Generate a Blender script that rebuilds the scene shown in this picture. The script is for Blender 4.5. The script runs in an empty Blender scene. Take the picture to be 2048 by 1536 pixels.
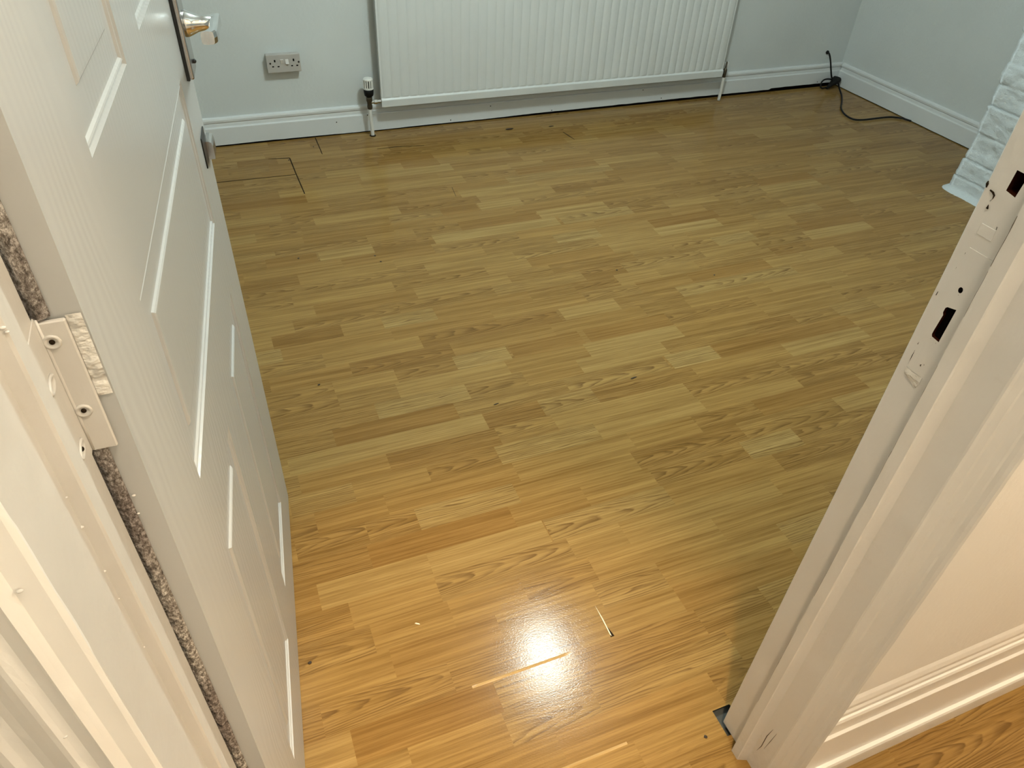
import bpy, bmesh, math, random
from mathutils import Vector, Matrix, noise
random.seed(7)
S = 1.39            # one drawing unit = eye height in metres
scene = bpy.context.scene
COL = scene.collection
# ------------------------------------------------------------ camera
PITCH, ROLL, YAW = math.radians(40.033), math.radians(3.330), math.radians(23.753)
fwd = Vector((math.sin(YAW)*math.cos(PITCH), math.cos(YAW)*math.cos(PITCH), -math.sin(PITCH)))
rt0 = Vector((math.cos(YAW), -math.sin(YAW), 0)); up0 = rt0.cross(fwd)
rt = math.cos(ROLL)*rt0 + math.sin(ROLL)*up0
up = -math.sin(ROLL)*rt0 + math.cos(ROLL)*up0
cam_data = bpy.data.cameras.new('camera'); cam = bpy.data.objects.new('camera', cam_data); COL.objects.link(cam)
cam_data.sensor_width = 36; cam_data.lens = 1466.5*36/2048; cam_data.clip_start = 0.02
cam.matrix_world = Matrix(((rt.x, up.x, -fwd.x, 0), (rt.y, up.y, -fwd.y, 0), (rt.z, up.z, -fwd.z, S), (0, 0, 0, 1)))
scene.camera = cam
# ------------------------------------------------------------ light, exposure
world = bpy.data.worlds.new('world'); scene.world = world; world.use_nodes = True
world.node_tree.nodes['Background'].inputs[0].default_value = (0.5, 0.55, 0.6, 1)
world.node_tree.nodes['Background'].inputs[1].default_value = 0.05
vs = scene.view_settings
vs.view_transform = 'Standard'; vs.look = 'None'; vs.gamma = 1; vs.use_curve_mapping = False; vs.exposure = 0.0
def area_light(name, loc, size, power, color, target=None, spread=180):
    d = bpy.data.lights.new(name, 'AREA'); d.shape = 'DISK'; d.size = size; d.energy = power; d.color = color
    d.spread = math.radians(spread)
    o = bpy.data.objects.new(name, d); COL.objects.link(o); o.location = Vector(loc)*S
    if target is not None:
        o.rotation_euler = (Vector(target)*S-o.location).to_track_quat('-Z', 'Y').to_euler()
    return o
def ball_light(name, loc, radius, power, color):
    d = bpy.data.lights.new(name, 'POINT'); d.shadow_soft_size = radius; d.energy = power; d.color = color
    o = bpy.data.objects.new(name, d); COL.objects.link(o); o.location = Vector(loc)*S
    return o
def spot_light(name, loc, radius, power, color, target, cone, blend):
    d = bpy.data.lights.new(name, 'SPOT'); d.shadow_soft_size = radius; d.energy = power; d.color = color
    d.spot_size = math.radians(cone); d.spot_blend = blend
    o = bpy.data.objects.new(name, d); COL.objects.link(o); o.location = Vector(loc)*S
    o.rotation_euler = (Vector(target)*S-o.location).to_track_quat('-Z', 'Y').to_euler()
    return o
ball_light('room_lamp_light', (0.79, 1.32, 1.665), 0.085, 92, (0.86, 1.0, 0.97))
ball_light('hall_lamp_light', (0.25, 0.06, 1.62), 0.07, 25, (1.0, 0.92, 0.76))
ball_light('hall_wall_fill_light', (1.35, -0.10, 1.60), 0.08, 53, (1.0, 0.80, 0.56))  # added fill with no known lamp, brightens the hall wall on the right
spot_light('near_floor_fill_light', (0.20, -0.02, 1.70), 0.03, 215, (1.0, 0.71, 0.43), (0.19, 0.46, 0.0), 33, 0.9)  # added unseen fill spot, brightens the floor just inside the doorway
# ------------------------------------------------------------ materials
def new_mat(name):
    m = bpy.data.materials.new(name); m.use_nodes = True
    nt = m.node_tree; return m, nt, nt.nodes['Principled BSDF']
def node(nt, kind, **kw):
    n = nt.nodes.new(kind)
    for k, v in kw.items():
        if k.startswith('i_'):
            key = k[2:]
            n.inputs[int(key) if key.isdigit() else key.replace('_', ' ')].default_value = v
        else: setattr(n, k, v)
    return n
def math_node(nt, op, a, b=None, clamp=False):
    n = nt.nodes.new('ShaderNodeMath'); n.operation = op; n.use_clamp = clamp
    for i, v in enumerate((a, b)):
        if v is None: continue
        if isinstance(v, (int, float)): n.inputs[i].default_value = v
        else: nt.links.new(v, n.inputs[i])
    return n.outputs[0]
def ramp(nt, fac, stops):
    n = nt.nodes.new('ShaderNodeValToRGB')
    while len(n.color_ramp.elements) < len(stops): n.color_ramp.elements.new(0.5)
    for e, (p, c) in zip(n.color_ramp.elements, stops):
        e.position = p; e.color = (*c, 1) if len(c) == 3 else c
    nt.links.new(fac, n.inputs[0]); return n.outputs[0]
def mixc(nt, fac, a, b, mode='MIX'):
    n = nt.nodes.new('ShaderNodeMix'); n.data_type = 'RGBA'; n.blend_type = mode
    for idx, v in ((0, fac), (6, a), (7, b)):
        if isinstance(v, (int, float)): n.inputs[idx].default_value = v
        elif isinstance(v, tuple): n.inputs[idx].default_value = (*v, 1)
        else: nt.links.new(v, n.inputs[idx])
    return n.outputs[2]
def add_bump(nt, bsdf, height, strength, dist, prev=None):
    b = node(nt, 'ShaderNodeBump'); b.inputs['Strength'].default_value = strength; b.inputs['Distance'].default_value = dist
    nt.links.new(height, b.inputs['Height'])
    if prev is not None: nt.links.new(prev, b.inputs['Normal'])
    nt.links.new(b.outputs[0], bsdf.inputs['Normal']); return b.outputs[0]
def noise_tex(nt, scale, detail=4, vec=None, stretch=None, rough=0.5, coord='Object'):
    if vec is None:
        vec = nt.nodes.new('ShaderNodeTexCoord').outputs[coord]
    if stretch:
        mp = node(nt, 'ShaderNodeMapping'); mp.inputs['Scale'].default_value = stretch
        nt.links.new(vec, mp.inputs['Vector']); vec = mp.outputs[0]
    n = node(nt, 'ShaderNodeTexNoise'); n.inputs['Scale'].default_value = scale; n.inputs['Detail'].default_value = detail
    n.inputs['Roughness'].default_value = rough
    nt.links.new(vec, n.inputs['Vector']); return n.outputs[0]
def paint(name, col, rough, bumps=(), dirt=0.0, dirt_col=(0.25, 0.17, 0.1), coat=0.0, var=0.04, low_dirt=False):
    m, nt, b = new_mat(name)
    b.inputs['Roughness'].default_value = rough
    n = noise_tex(nt, 3.0, 3)
    dark = tuple(c*(1-var*2) for c in col)
    c = ramp(nt, n, [(0.3, dark), (0.7, col)])
    if dirt > 0:
        d = noise_tex(nt, 9.0, 8, rough=0.75)
        if low_dirt:
            zz = node(nt, 'ShaderNodeSeparateXYZ'); nt.links.new(nt.nodes.new('ShaderNodeNewGeometry').outputs['Position'], zz.inputs[0])
            zr = node(nt, 'ShaderNodeMapRange'); zr.inputs['From Min'].default_value = 0.16; zr.inputs['From Max'].default_value = 0.0; zr.inputs['To Max'].default_value = 0.14; nt.links.new(zz.outputs[2], zr.inputs[0])
            d = math_node(nt, 'ADD', d, zr.outputs[0])
        f = ramp(nt, d, [(0.60, (0, 0, 0)), (0.78, (dirt, dirt, dirt))])
        c = mixc(nt, f, c, dirt_col)
    nt.links.new(c, b.inputs['Base Color'])
    if coat: b.inputs['Coat Weight'].default_value = coat; b.inputs['Coat Roughness'].default_value = 0.12
    prev = None
    for sc, st, dist, stretch in bumps:
        h = noise_tex(nt, sc, 4, stretch=stretch)
        prev = add_bump(nt, b, h, st, dist, prev)
    return m
M = {}
M['wall'] = paint('room_wall_paint', (0.585, 0.62, 0.612), 0.75, [(70, 0.25, 0.004, None), (9, 0.2, 0.01, None)], var=0.03)
M['wall_rough'] = paint('roller_textured_wall_paint', (0.585, 0.62, 0.612), 0.75, [(110, 0.55, 0.004, None), (9, 0.2, 0.01, None)], var=0.03)
M['hall_wall'] = paint('hall_wall_paint', (0.76, 0.73, 0.68), 0.6, [(90, 0.2, 0.003, None)], var=0.03)
M['ceiling'] = paint('ceiling_paint', (0.8, 0.8, 0.78), 0.9)
M['gloss'] = paint('white_gloss_wood_paint', (0.655, 0.68, 0.68), 0.32, [(30, 0.12, 0.003, None), (160, 0.15, 0.001, None)], dirt=0.10, var=0.03)
M['hall_gloss'] = paint('hall_satin_wood_paint', (0.80, 0.78, 0.74), 0.30, [(30, 0.12, 0.003, None), (160, 0.10, 0.001, None)], var=0.02)
M['frame'] = paint('door_frame_paint', (0.66, 0.64, 0.60), 0.42, [(22, 0.35, 0.004, None), (120, 0.25, 0.0012, (1, 1, 0.25)), (7, 0.3, 0.01, None)], dirt=0.22, var=0.04, low_dirt=True)
M['frame_dimmed'] = paint('dimmed_brushed_frame_paint', (0.56, 0.535, 0.495), 0.42, [(22, 0.35, 0.004, None), (120, 0.25, 0.0012, (1, 1, 0.25)), (7, 0.3, 0.01, None)], dirt=0.15, var=0.05)  # copy of the frame paint, colour darkened against bright light on the left jamb
M['frame_rough'] = paint('thick_brushed_frame_paint', (0.66, 0.635, 0.585), 0.42, [(45, 0.9, 0.008, (1, 1, 1.6)), (150, 0.4, 0.002, None)], var=0.04)
M['plastic_white'] = paint('white_plastic', (0.7, 0.7, 0.66), 0.35, var=0.02)
M['socket'] = paint('greyed_socket_plastic', (0.43, 0.41, 0.38), 0.4, [(60, 0.1, 0.001, None)], dirt=0.25, var=0.04)
M['switch'] = paint('rocker_plastic', (0.62, 0.60, 0.57), 0.35, var=0.02)
M['radiator'] = paint('radiator_enamel', (0.635, 0.66, 0.65), 0.35, [(25, 0.1, 0.002, None)], var=0.03)
M['stone'] = paint('painted_rough_stone', (0.60, 0.655, 0.675), 0.8, [(70, 0.5, 0.006, (1, 1, 1)), (230, 0.8, 0.004, None)], var=0.05)
def simple(name, col, rough, metal=0.0, spec=None):
    m, nt, b = new_mat(name)
    n = noise_tex(nt, 20, 3); c = ramp(nt, n, [(0.3, tuple(x*0.85 for x in col)), (0.7, col)])
    nt.links.new(c, b.inputs['Base Color'])
    b.inputs['Roughness'].default_value = rough; b.inputs['Metallic'].default_value = metal
    if spec is not None: b.inputs['Specular IOR Level'].default_value = spec
    return m
M['chrome'] = simple('chrome', (0.75, 0.76, 0.76), 0.08, 1.0)
M['chrome_worn'] = simple('worn_chrome', (0.5, 0.48, 0.46), 0.22, 1.0)
M['dark_metal'] = simple('dark_metal', (0.03, 0.03, 0.028), 0.35, 0.6)
M['brass_dark'] = simple('tarnished_brass', (0.09, 0.075, 0.05), 0.45, 0.7)
M['black'] = simple('black_plastic', (0.004, 0.004, 0.004), 0.55, spec=0.25)
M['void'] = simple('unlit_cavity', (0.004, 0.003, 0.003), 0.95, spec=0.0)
M['mortice'] = simple('bare_timber_mortice', (0.03, 0.008, 0.004), 0.9, spec=0.0)
M['subfloor'] = simple('grey_subfloor', (0.05, 0.055, 0.05), 0.8)
M['gap'] = simple('open_joint', (0.018, 0.011, 0.005), 0.9, spec=0.1)
M['hairline'] = simple('hairline_crack', (0.13, 0.105, 0.08), 0.9, spec=0.1)
M['crumb'] = simple('dark_crumb', (0.03, 0.018, 0.008), 0.8)
M['lamp_white'] = simple('lamp_body_white', (0.8, 0.8, 0.78), 0.4)
# draught strip pile: dark, dusty, speckled with paint
m, nt, b = new_mat('dirty_brush_pile')
n1 = noise_tex(nt, 330, 5, stretch=(1, 1, 0.7), rough=0.8); n2 = noise_tex(nt, 14, 3)
c = ramp(nt, n1, [(0.34, (0.06, 0.05, 0.038)), (0.43, (0.26, 0.22, 0.18)), (0.52, (0.48, 0.43, 0.37)), (0.60, (0.90, 0.85, 0.78))])
c2 = ramp(nt, n2, [(0.35, (0.55, 0.5, 0.5)), (0.65, (1.0, 1.0, 1.0))])
c = mixc(nt, 1.0, c, c2, 'MULTIPLY'); nt.links.new(c, b.inputs['Base Color']); b.inputs['Roughness'].default_value = 0.9
add_bump(nt, b, n1, 1.0, 0.006); M['pile'] = m
# door paint with embossed wood grain
m, nt, b = new_mat('door_gloss_paint')
b.inputs['Base Color'].default_value = (0.44, 0.44, 0.425, 1); b.inputs['Roughness'].default_value = 0.27; b.inputs['Specular IOR Level'].default_value = 0.4
tc = nt.nodes.new('ShaderNodeTexCoord').outputs['Object']
nz = node(nt, 'ShaderNodeTexNoise'); nz.inputs['Scale'].default_value = 1.0; nz.inputs['Detail'].default_value = 3
mp = node(nt, 'ShaderNodeMapping'); mp.inputs['Scale'].default_value = (6, 6, 1.6); nt.links.new(tc, mp.inputs['Vector']); nt.links.new(mp.outputs[0], nz.inputs['Vector'])
sep = node(nt, 'ShaderNodeSeparateXYZ'); nt.links.new(tc, sep.inputs[0])
ph = math_node(nt, 'ADD', math_node(nt, 'MULTIPLY', sep.outputs[1], 420.0), math_node(nt, 'MULTIPLY', nz.outputs[0], 70.0))
sn = math_node(nt, 'SINE', ph)
msk = ramp(nt, noise_tex(nt, 2.2, 2, vec=tc), [(0.42, (0, 0, 0)), (0.62, (1, 1, 1))]); snm = mixc(nt, msk, (0.5, 0.5, 0.5), sn)
add_bump(nt, b, snm, 0.10, 0.0012); M['door'] = m
# laminate: each printed block carries its own seed, tone and figure as face attributes
m, nt, b = new_mat('three_strip_oak_laminate')
def attr(name):
    n = node(nt, 'ShaderNodeAttribute'); n.attribute_name = name; n.attribute_type = 'GEOMETRY'; return n
seed = attr('seed').outputs['Fac']; tone = attr('tone').outputs['Fac']; fig = attr('figure').outputs['Fac']
uv = node(nt, 'ShaderNodeUVMap'); uv.uv_map = 'block'
sp = node(nt, 'ShaderNodeSeparateXYZ'); nt.links.new(uv.outputs[0], sp.inputs[0]); U, V = sp.outputs[0], sp.outputs[1]
def vec3(x, y, z):
    n = node(nt, 'ShaderNodeCombineXYZ')
    for i, v in enumerate((x, y, z)):
        if isinstance(v, (int, float)): n.inputs[i].default_value = v
        else: nt.links.new(v, n.inputs[i])
    return n.outputs[0]
seedz = math_node(nt, 'MULTIPLY', seed, 37.0)
def nz3(sx, sy, detail=4, rough=0.5, off=0.0):
    n = node(nt, 'ShaderNodeTexNoise'); n.inputs['Scale'].default_value = 1.0; n.inputs['Detail'].default_value = detail; n.inputs['Roughness'].default_value = rough
    nt.links.new(vec3(math_node(nt, 'MULTIPLY', U, sx), math_node(nt, 'MULTIPLY', V, sy), math_node(nt, 'ADD', seedz, off)), n.inputs['Vector'])
    return n.outputs[0]
fiber = nz3(3.0, 7, 6, 0.66)
fine = nz3(13, 36, 4, 0.6, 3.3)
blot = nz3(2.2, 1.8, 3, 0.5, 9.1)
warp = nz3(4.0, 1.0, 3, 0.45, 5.7)
# straight figure phase and cathedral figure phase
ph1 = math_node(nt, 'ADD', math_node(nt, 'MULTIPLY', V, 5.5), math_node(nt, 'MULTIPLY', warp, 5.0))
vo = math_node(nt, 'ADD', V, math_node(nt, 'MULTIPLY', math_node(nt, 'SUBTRACT', seed, 0.5), 0.9))
v2 = math_node(nt, 'MULTIPLY', vo, vo)
ph2 = math_node(nt, 'ADD', math_node(nt, 'ADD', math_node(nt, 'MULTIPLY', U, 14.0), math_node(nt, 'MULTIPLY', v2, 4.5)), math_node(nt, 'MULTIPLY', warp, 3.5))
def lines(ph, w0, w1):
    fr = math_node(nt, 'FRACT', ph)
    return ramp(nt, fr, [(0.0, (0, 0, 0)), (w0, (0.15, 0.15, 0.15)), (w1, (1, 1, 1)), (1.0, (0, 0, 0))])
l1 = lines(ph1, 0.50, 0.88); l2 = lines(ph2, 0.42, 0.90)
isc = math_node(nt, 'GREATER_THAN', fig, 1.5); iss = math_node(nt, 'GREATER_THAN', fig, 0.5)
ln = mixc(nt, isc, l1, l2)
brk = ramp(nt, nz3(9, 3, 4, 0.6, 1.7), [(0.36, (0.15, 0.15, 0.15)), (0.56, (1, 1, 1))])
lstr = math_node(nt, 'ADD', 0.20, math_node(nt, 'MULTIPLY', iss, 0.62))
ln = mixc(nt, 1.0, ln, brk, 'MULTIPLY'); ln = mixc(nt, 1.0, ln, vec3(lstr, lstr, lstr), 'MULTIPLY')
base = ramp(nt, tone, [(0.0, (0.235, 0.128, 0.034)), (0.5, (0.285, 0.172, 0.053)), (1.0, (0.345, 0.234, 0.088))])
shade = ramp(nt, fiber, [(0.33, (0.74, 0.69, 0.60)), (0.5, (0.98, 0.97, 0.95)), (0.66, (1.14, 1.16, 1.20))])
base = mixc(nt, 1.0, base, shade, 'MULTIPLY')
sh2 = ramp(nt, blot, [(0.3, (0.80, 0.76, 0.68)), (0.7, (1.09, 1.10, 1.13))]); base = mixc(nt, 1.0, base, sh2, 'MULTIPLY')
sh3 = ramp(nt, fine, [(0.36, (0.66, 0.58, 0.48)), (0.47, (1, 1, 1)), (0.62, (1.0, 1.0, 1.0)), (0.75, (1.12, 1.1, 1.05))]); base = mixc(nt, 0.45, base, sh3, 'MULTIPLY')
colr = mixc(nt, ln, base, (0.10, 0.050, 0.014))
nt.links.new(colr, b.inputs['Base Color'])
b.inputs['Roughness'].default_value = 0.11; b.inputs['Specular IOR Level'].default_value = 0.13
tco = nt.nodes.new('ShaderNodeTexCoord').outputs['Object']
emb = noise_tex(nt, 420, 2, vec=tco, stretch=(0.55, 1, 1)); wav = noise_tex(nt, 5, 2, vec=tco)
p1 = add_bump(nt, b, emb, 0.15, 0.0008); p1 = add_bump(nt, b, wav, 0.02, 0.01, p1); add_bump(nt, b, fine, 0.05, 0.001, p1)
M['laminate'] = m

# ------------------------------------------------------------ builders (drawing units)
def tag(o, label=None, category=None, group=None, kind=None):
    if label: o['label'] = label
    if category: o['category'] = category
    if group: o['group'] = group
    if kind: o['kind'] = kind
    return o
def link(name, bm, mat, parent=None, smooth=False, origin=None, norm=True):
    me = bpy.data.meshes.new(name)
    if norm: bmesh.ops.recalc_face_normals(bm, faces=bm.faces)
    for v in bm.verts: v.co = v.co*S
    off = Vector(origin)*S if origin is not None else Vector((0, 0, 0))
    if origin is not None:
        for v in bm.verts: v.co -= off
    bm.to_mesh(me); bm.free()
    me.materials.append(M[mat] if isinstance(mat, str) else mat)
    if smooth:
        for p in me.polygons: p.use_smooth = True
    o = bpy.data.objects.new(name, me); COL.objects.link(o); o.location = off
    if parent is not None:
        o.parent = parent
        o.matrix_parent_inverse = Matrix.Translation(-parent.location) if parent.parent is None else parent.matrix_parent_inverse.copy()
        o.matrix_parent_inverse = Matrix.Identity(4); o.location = off - world_loc(parent)
    return o
def world_loc(o):
    l = Vector(o.location); p = o.parent
    while p is not None: l = l + Vector(p.location); p = p.parent
    return l
def empty(name, loc):
    o = bpy.data.objects.new(name, None); COL.objects.link(o); o.location = Vector(loc)*S; o.empty_display_size = 0.05; return o
def box(bm, a, b_, bevel=0.0, seg=2):
    x0, y0, z0 = a; x1, y1, z1 = b_
    vs_ = [bm.verts.new(c) for c in ((x0,y0,z0),(x1,y0,z0),(x1,y1,z0),(x0,y1,z0),(x0,y0,z1),(x1,y0,z1),(x1,y1,z1),(x0,y1,z1))]
    fs = [bm.faces.new([vs_[i] for i in f]) for f in ((0,3,2,1),(4,5,6,7),(0,1,5,4),(1,2,6,5),(2,3,7,6),(3,0,4,7))]
    if bevel:
        es = set(e for f in fs for e in f.edges)
        bmesh.ops.bevel(bm, geom=list(es), offset=bevel, segments=seg, profile=0.5, affect='EDGES')
    return bm
def newbox(a, b_, bevel=0.0, seg=2):
    return box(bmesh.new(), a, b_, bevel, seg)
def prism(pts, z0, z1, bm=None, axis='z'):
    """extrude a closed 2-D outline; axis z: (x,y); axis x: (y,z) along x; axis y: (x,z) along y"""
    bm = bm or bmesh.new()
    def mk(p, t):
        return {'z': (p[0], p[1], t), 'x': (t, p[0], p[1]), 'y': (p[0], t, p[1])}[axis]
    a = [bm.verts.new(mk(p, z0)) for p in pts]; b_ = [bm.verts.new(mk(p, z1)) for p in pts]
    n = len(pts)
    for i in range(n): bm.faces.new((a[i], a[(i+1) % n], b_[(i+1) % n], b_[i]))
    bm.faces.new(a[::-1]); bm.faces.new(b_)
    return bm
def tube(pts, r, sides=10, bm=None, caps=True):
    bm = bm or bmesh.new(); pts = [Vector(p) for p in pts]; rings = []
    rr = r if isinstance(r, (list, tuple)) else [r]*len(pts)
    prev = None
    for i, p in enumerate(pts):
        t = (pts[min(i+1, len(pts)-1)]-pts[max(i-1, 0)]).normalized()
        if prev is None:
            u = t.orthogonal().normalized()
        else:
            u = (prev - prev.dot(t)*t).normalized()
        prev = u; w = t.cross(u)
        rings.append([bm.verts.new(p+rr[i]*(math.cos(a)*u+math.sin(a)*w)) for a in [2*math.pi*k/sides for k in range(sides)]])
    for a, b_ in zip(rings, rings[1:]):
        for k in range(sides): bm.faces.new((a[k], a[(k+1) % sides], b_[(k+1) % sides], b_[k]))
    if caps: bm.faces.new(rings[0][::-1]); bm.faces.new(rings[-1])
    return bm
def smooth_path(pts, n=8):
    P = [Vector(p) for p in pts]; out = []
    for i in range(len(P)-1):
        p0, p1, p2, p3 = P[max(i-1, 0)], P[i], P[i+1], P[min(i+2, len(P)-1)]
        for k in range(n):
            t = k/n
            out.append(0.5*((2*p1)+(-p0+p2)*t+(2*p0-5*p1+4*p2-p3)*t*t+(-p0+3*p1-3*p2+p3)*t**3))
    out.append(P[-1]); return out
def lathe(profile, origin, axis='z', sides=24, bm=None):
    """profile: (radius, height) pairs along the axis"""
    bm = bm or bmesh.new(); rings = []
    for r, h in profile:
        ring = []
        for k in range(sides):
            a = 2*math.pi*k/sides; c, s_ = r*math.cos(a), r*math.sin(a)
            v = {'z': (c, s_, h), 'x': (h, c, s_), 'y': (c, h, s_)}[axis]
            ring.append(bm.verts.new(Vector(origin)+Vector(v)))
        rings.append(ring)
    for a, b_ in zip(rings, rings[1:]):
        for k in range(sides): bm.faces.new((a[k], a[(k+1) % sides], b_[(k+1) % sides], b_[k]))
    bm.faces.new(rings[0][::-1]); bm.faces.new(rings[-1]); return bm
def cut(o, cutters):
    """subtract boxes/prisms (bmeshes in drawing units) from an object, for real recesses"""
    obs = []
    for bmc in cutters:
        bmesh.ops.recalc_face_normals(bmc, faces=bmc.faces)
        me = bpy.data.meshes.new('cut')
        for v in bmc.verts: v.co = v.co*S
        bmc.to_mesh(me); bmc.free(); me.materials.append(M['mortice'])
        c = bpy.data.objects.new('cut', me); COL.objects.link(c); obs.append(c)
        md = o.modifiers.new('b', 'BOOLEAN'); md.operation = 'DIFFERENCE'; md.object = c; md.solver = 'EXACT'; md.material_mode = 'TRANSFER'
    bpy.context.view_layer.update()
    dg = bpy.context.evaluated_depsgraph_get()
    me = bpy.data.meshes.new_from_object(o.evaluated_get(dg), depsgraph=dg)
    o.modifiers.clear(); o.data = me
    for c in obs: bpy.data.objects.remove(c)
    return o

# ------------------------------------------------------------ floor
YW = 2.537; XR = 2.580; ZC = 1.74
BLOCKS = [(-2,0.339,0.572,0.6,1),(-1,0.006,0.21,0.15,0),(-1,0.339,0.547,0.35,1),(0,-0.026,0.157,0.5,2),(0,0.157,0.353,0.45,1),(0,0.537,0.771,0.2,0),(1,0.417,0.535,0.65,1),(3,0.183,0.416,0.65,2),(3,0.516,0.836,0.6,0),(4,0.005,0.184,0.7,0),(4,0.184,0.392,0.75,0),(4,0.394,0.635,0.75,2),(5,0.096,0.348,0.08,0),(5,0.631,0.837,0.4,2),(5,0.839,0.964,0.9,1),(6,-0.014,0.104,0.45,2),(6,0.191,0.375,0.85,1),(7,0.938,1.216,0.12,0),(8,-0.009,0.102,0.7,1),(8,0.377,0.588,0.8,1),(9,0.178,0.396,0.25,1),(9,0.517,0.83,0.65,0),(10,0.003,0.387,0.75,0),(10,0.387,0.509,0.15,1),(10,0.509,0.632,0.75,2),(10,1.126,1.357,0.75,0),(11,0.096,0.342,0.1,0),(11,0.588,0.835,0.6,2),(11,0.841,0.963,0.95,1),(11,0.966,1.357,0.18,0),(12,0.19,0.383,0.85,1),(12,0.643,0.86,0.75,0),(13,0.684,0.928,0.8,0),(14,0.387,0.513,0.85,1),(14,0.519,0.693,0.15,0),(14,0.708,0.928,0.12,0),(15,0.17,0.397,0.2,2),(16,0.339,0.68,0.2,2),(16,0.689,0.84,0.7,0),(16,1.017,1.378,0.85,2),(17,-0.016,0.04,0.85,1),(17,1.08,1.328,0.2,0),(18,0.027,0.181,0.2,1),(18,0.275,0.402,0.85,1),(19,1.537,1.768,0.75,0),(20,1.254,1.387,0.9,1),(20,1.552,1.782,0.12,0),(22,1.122,1.335,0.85,0),(23,0.824,0.961,0.95,1),(23,1.131,1.358,0.12,0),(25,0.057,0.186,0.15,0),(25,0.191,0.334,0.75,0),(25,0.502,0.877,0.9,0),(25,0.887,1.118,0.85,2),(25,1.598,1.819,0.8,0),(26,0.594,0.833,0.15,0),(26,0.838,1.059,0.75,0),(26,1.612,1.832,0.12,0),(28,-0.025,0.049,0.7,0),(28,0.57,0.683,0.15,0),(28,0.687,0.822,0.75,0),(30,0.659,0.913,0.75,0),(31,0.834,1.202,0.8,1),(31,1.874,2.097,0.3,0),(32,-0.024,0.216,0.1,0),(32,0.886,1.173,0.2,0),(34,0.398,0.697,0.8,0),(36,0.476,0.663,0.12,0)]
RW = 0.0488; Y0 = 0.4865
K0, K1 = -21, 41
given = {}
for k, x0, x1, t, f in BLOCKS: given.setdefault(k, []).append((x0, x1, t, f))
rnd = random.Random(11)
HOLE = (0.484, 0.5125, 0.300, 0.3372)     # notch left in the boards at the foot of the frame
bm = bmesh.new(); uvl = bm.loops.layers.uv.new('block')
fs_seed = bm.faces.layers.float.new('seed'); fs_tone = bm.faces.layers.float.new('tone'); fs_fig = bm.faces.layers.float.new('figure')
def floor_face(x0, x1, y0, y1, k, bx0, bx1, sd, tn, fg):
    if x1-x0 < 1e-5 or y1-y0 < 1e-5: return
    f = bm.faces.new([bm.verts.new(c) for c in ((x0, y0, 0), (x1, y0, 0), (x1, y1, 0), (x0, y1, 0))])
    f[fs_seed] = sd; f[fs_tone] = tn; f[fs_fig] = fg
    yb = Y0+RW*k
    for l in f.loops:
        l[uvl].uv = ((l.vert.co.x-bx0)*S+0.0, ((l.vert.co.y-yb)/RW*2-1))
for k in range(K0, K1+1):
    y0 = Y0+RW*k; y1 = y0+RW
    y1 = min(y1, YW-0.006)
    segs = []; x = -0.85-rnd.random()*0.24
    gl = sorted(given.get(k, []))
    def fill(a, b_):
        while b_-a > 1e-4:
            L = rnd.choice((0.245, 0.245, 0.245, 0.122)) if b_-a > 0.37 else (b_-a if b_-a < 0.26 else (b_-a)/2)
            L = min(L, b_-a)
            segs.append((a, a+L, rnd.choice((0.32, 0.4, 0.45, 0.5, 0.5, 0.55, 0.6, 0.66)), rnd.choice((0, 0, 0, 1, 2, 2)))); a += L
    for g in gl:
        if g[0] > x: fill(x, g[0])
        segs.append(g); x = g[1]
    fill(x, 2.70)
    for x0, x1, tn, fg in segs:
        sd = rnd.random(); hx0, hx1, hy0, hy1 = HOLE
        if x1 <= hx0 or x0 >= hx1 or y1 <= hy0 or y0 >= hy1:
            floor_face(x0, x1, y0, y1, k, x0, x1, sd, tn, fg)
        else:
            a, b_ = max(y0, hy0), min(y1, hy1)
            floor_face(x0, x1, y0, a, k, x0, x1, sd, tn, fg); floor_face(x0, x1, b_, y1, k, x0, x1, sd, tn, fg)
            floor_face(x0, hx0, a, b_, k, x0, x1, sd, tn, fg); floor_face(hx1, x1, a, b_, k, x0, x1, sd, tn, fg)
floor = link('floor', bm, 'laminate', norm=False)
for p in floor.data.polygons:
    pass
tag(floor, 'honey oak three-strip laminate floor running from hall into room', 'floor', kind='structure')
bm = newbox((-0.9, -0.6, -0.03), (2.70, 2.62, -0.010)); link('subfloor', bm, 'subfloor', floor)
# open joints between boards: real dark slots sitting in the joint lines
def slot(pts, w):
    bm = bmesh.new()
    for (xa, ya, wa), (xb, yb, wb) in zip(pts, pts[1:]):
        d = Vector((xb-xa, yb-ya, 0)).normalized(); n = Vector((-d.y, d.x, 0))
        q = [Vector((xa, ya, 0))-n*wa/2, Vector((xb, yb, 0))-n*wb/2, Vector((xb, yb, 0))+n*wb/2, Vector((xa, ya, 0))+n*wa/2]
        lo = [bm.verts.new((p.x, p.y, -0.003)) for p in q]; hi = [bm.verts.new((p.x, p.y, 0.0006)) for p in q]
        for i in range(4): bm.faces.new((lo[i], lo[(i+1) % 4], hi[(i+1) % 4], hi[i]))
        bm.faces.new(lo[::-1]); bm.faces.new(hi)
    return bm
J = [[(0.214, 2.376, .0035), (0.2145, 2.25, .003), (0.2166, 2.106, .003)],
     [(-0.20, 2.262, .003), (-0.027, 2.2542, .003), (0.2114, 2.2456, .002)],
     [(0.148, 2.386, .001), (0.19, 2.380, .004), (0.214, 2.376, .005)],
     [(0.3217, 2.522, .003), (0.3192, 2.380, .002)],
     [(0.50, 2.372, .001), (0.56, 2.373, .0035), (0.66, 2.360, .001)],
     [(0.6504, 2.024, .0014), (0.6428, 1.962, .0008)],
     [(1.175, 2.345, .002), (1.180, 2.31, .004), (1.186, 2.27, .001)],
     [(0.405, 0.506, .0005), (0.4055, 0.4885, .006)]]
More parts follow.
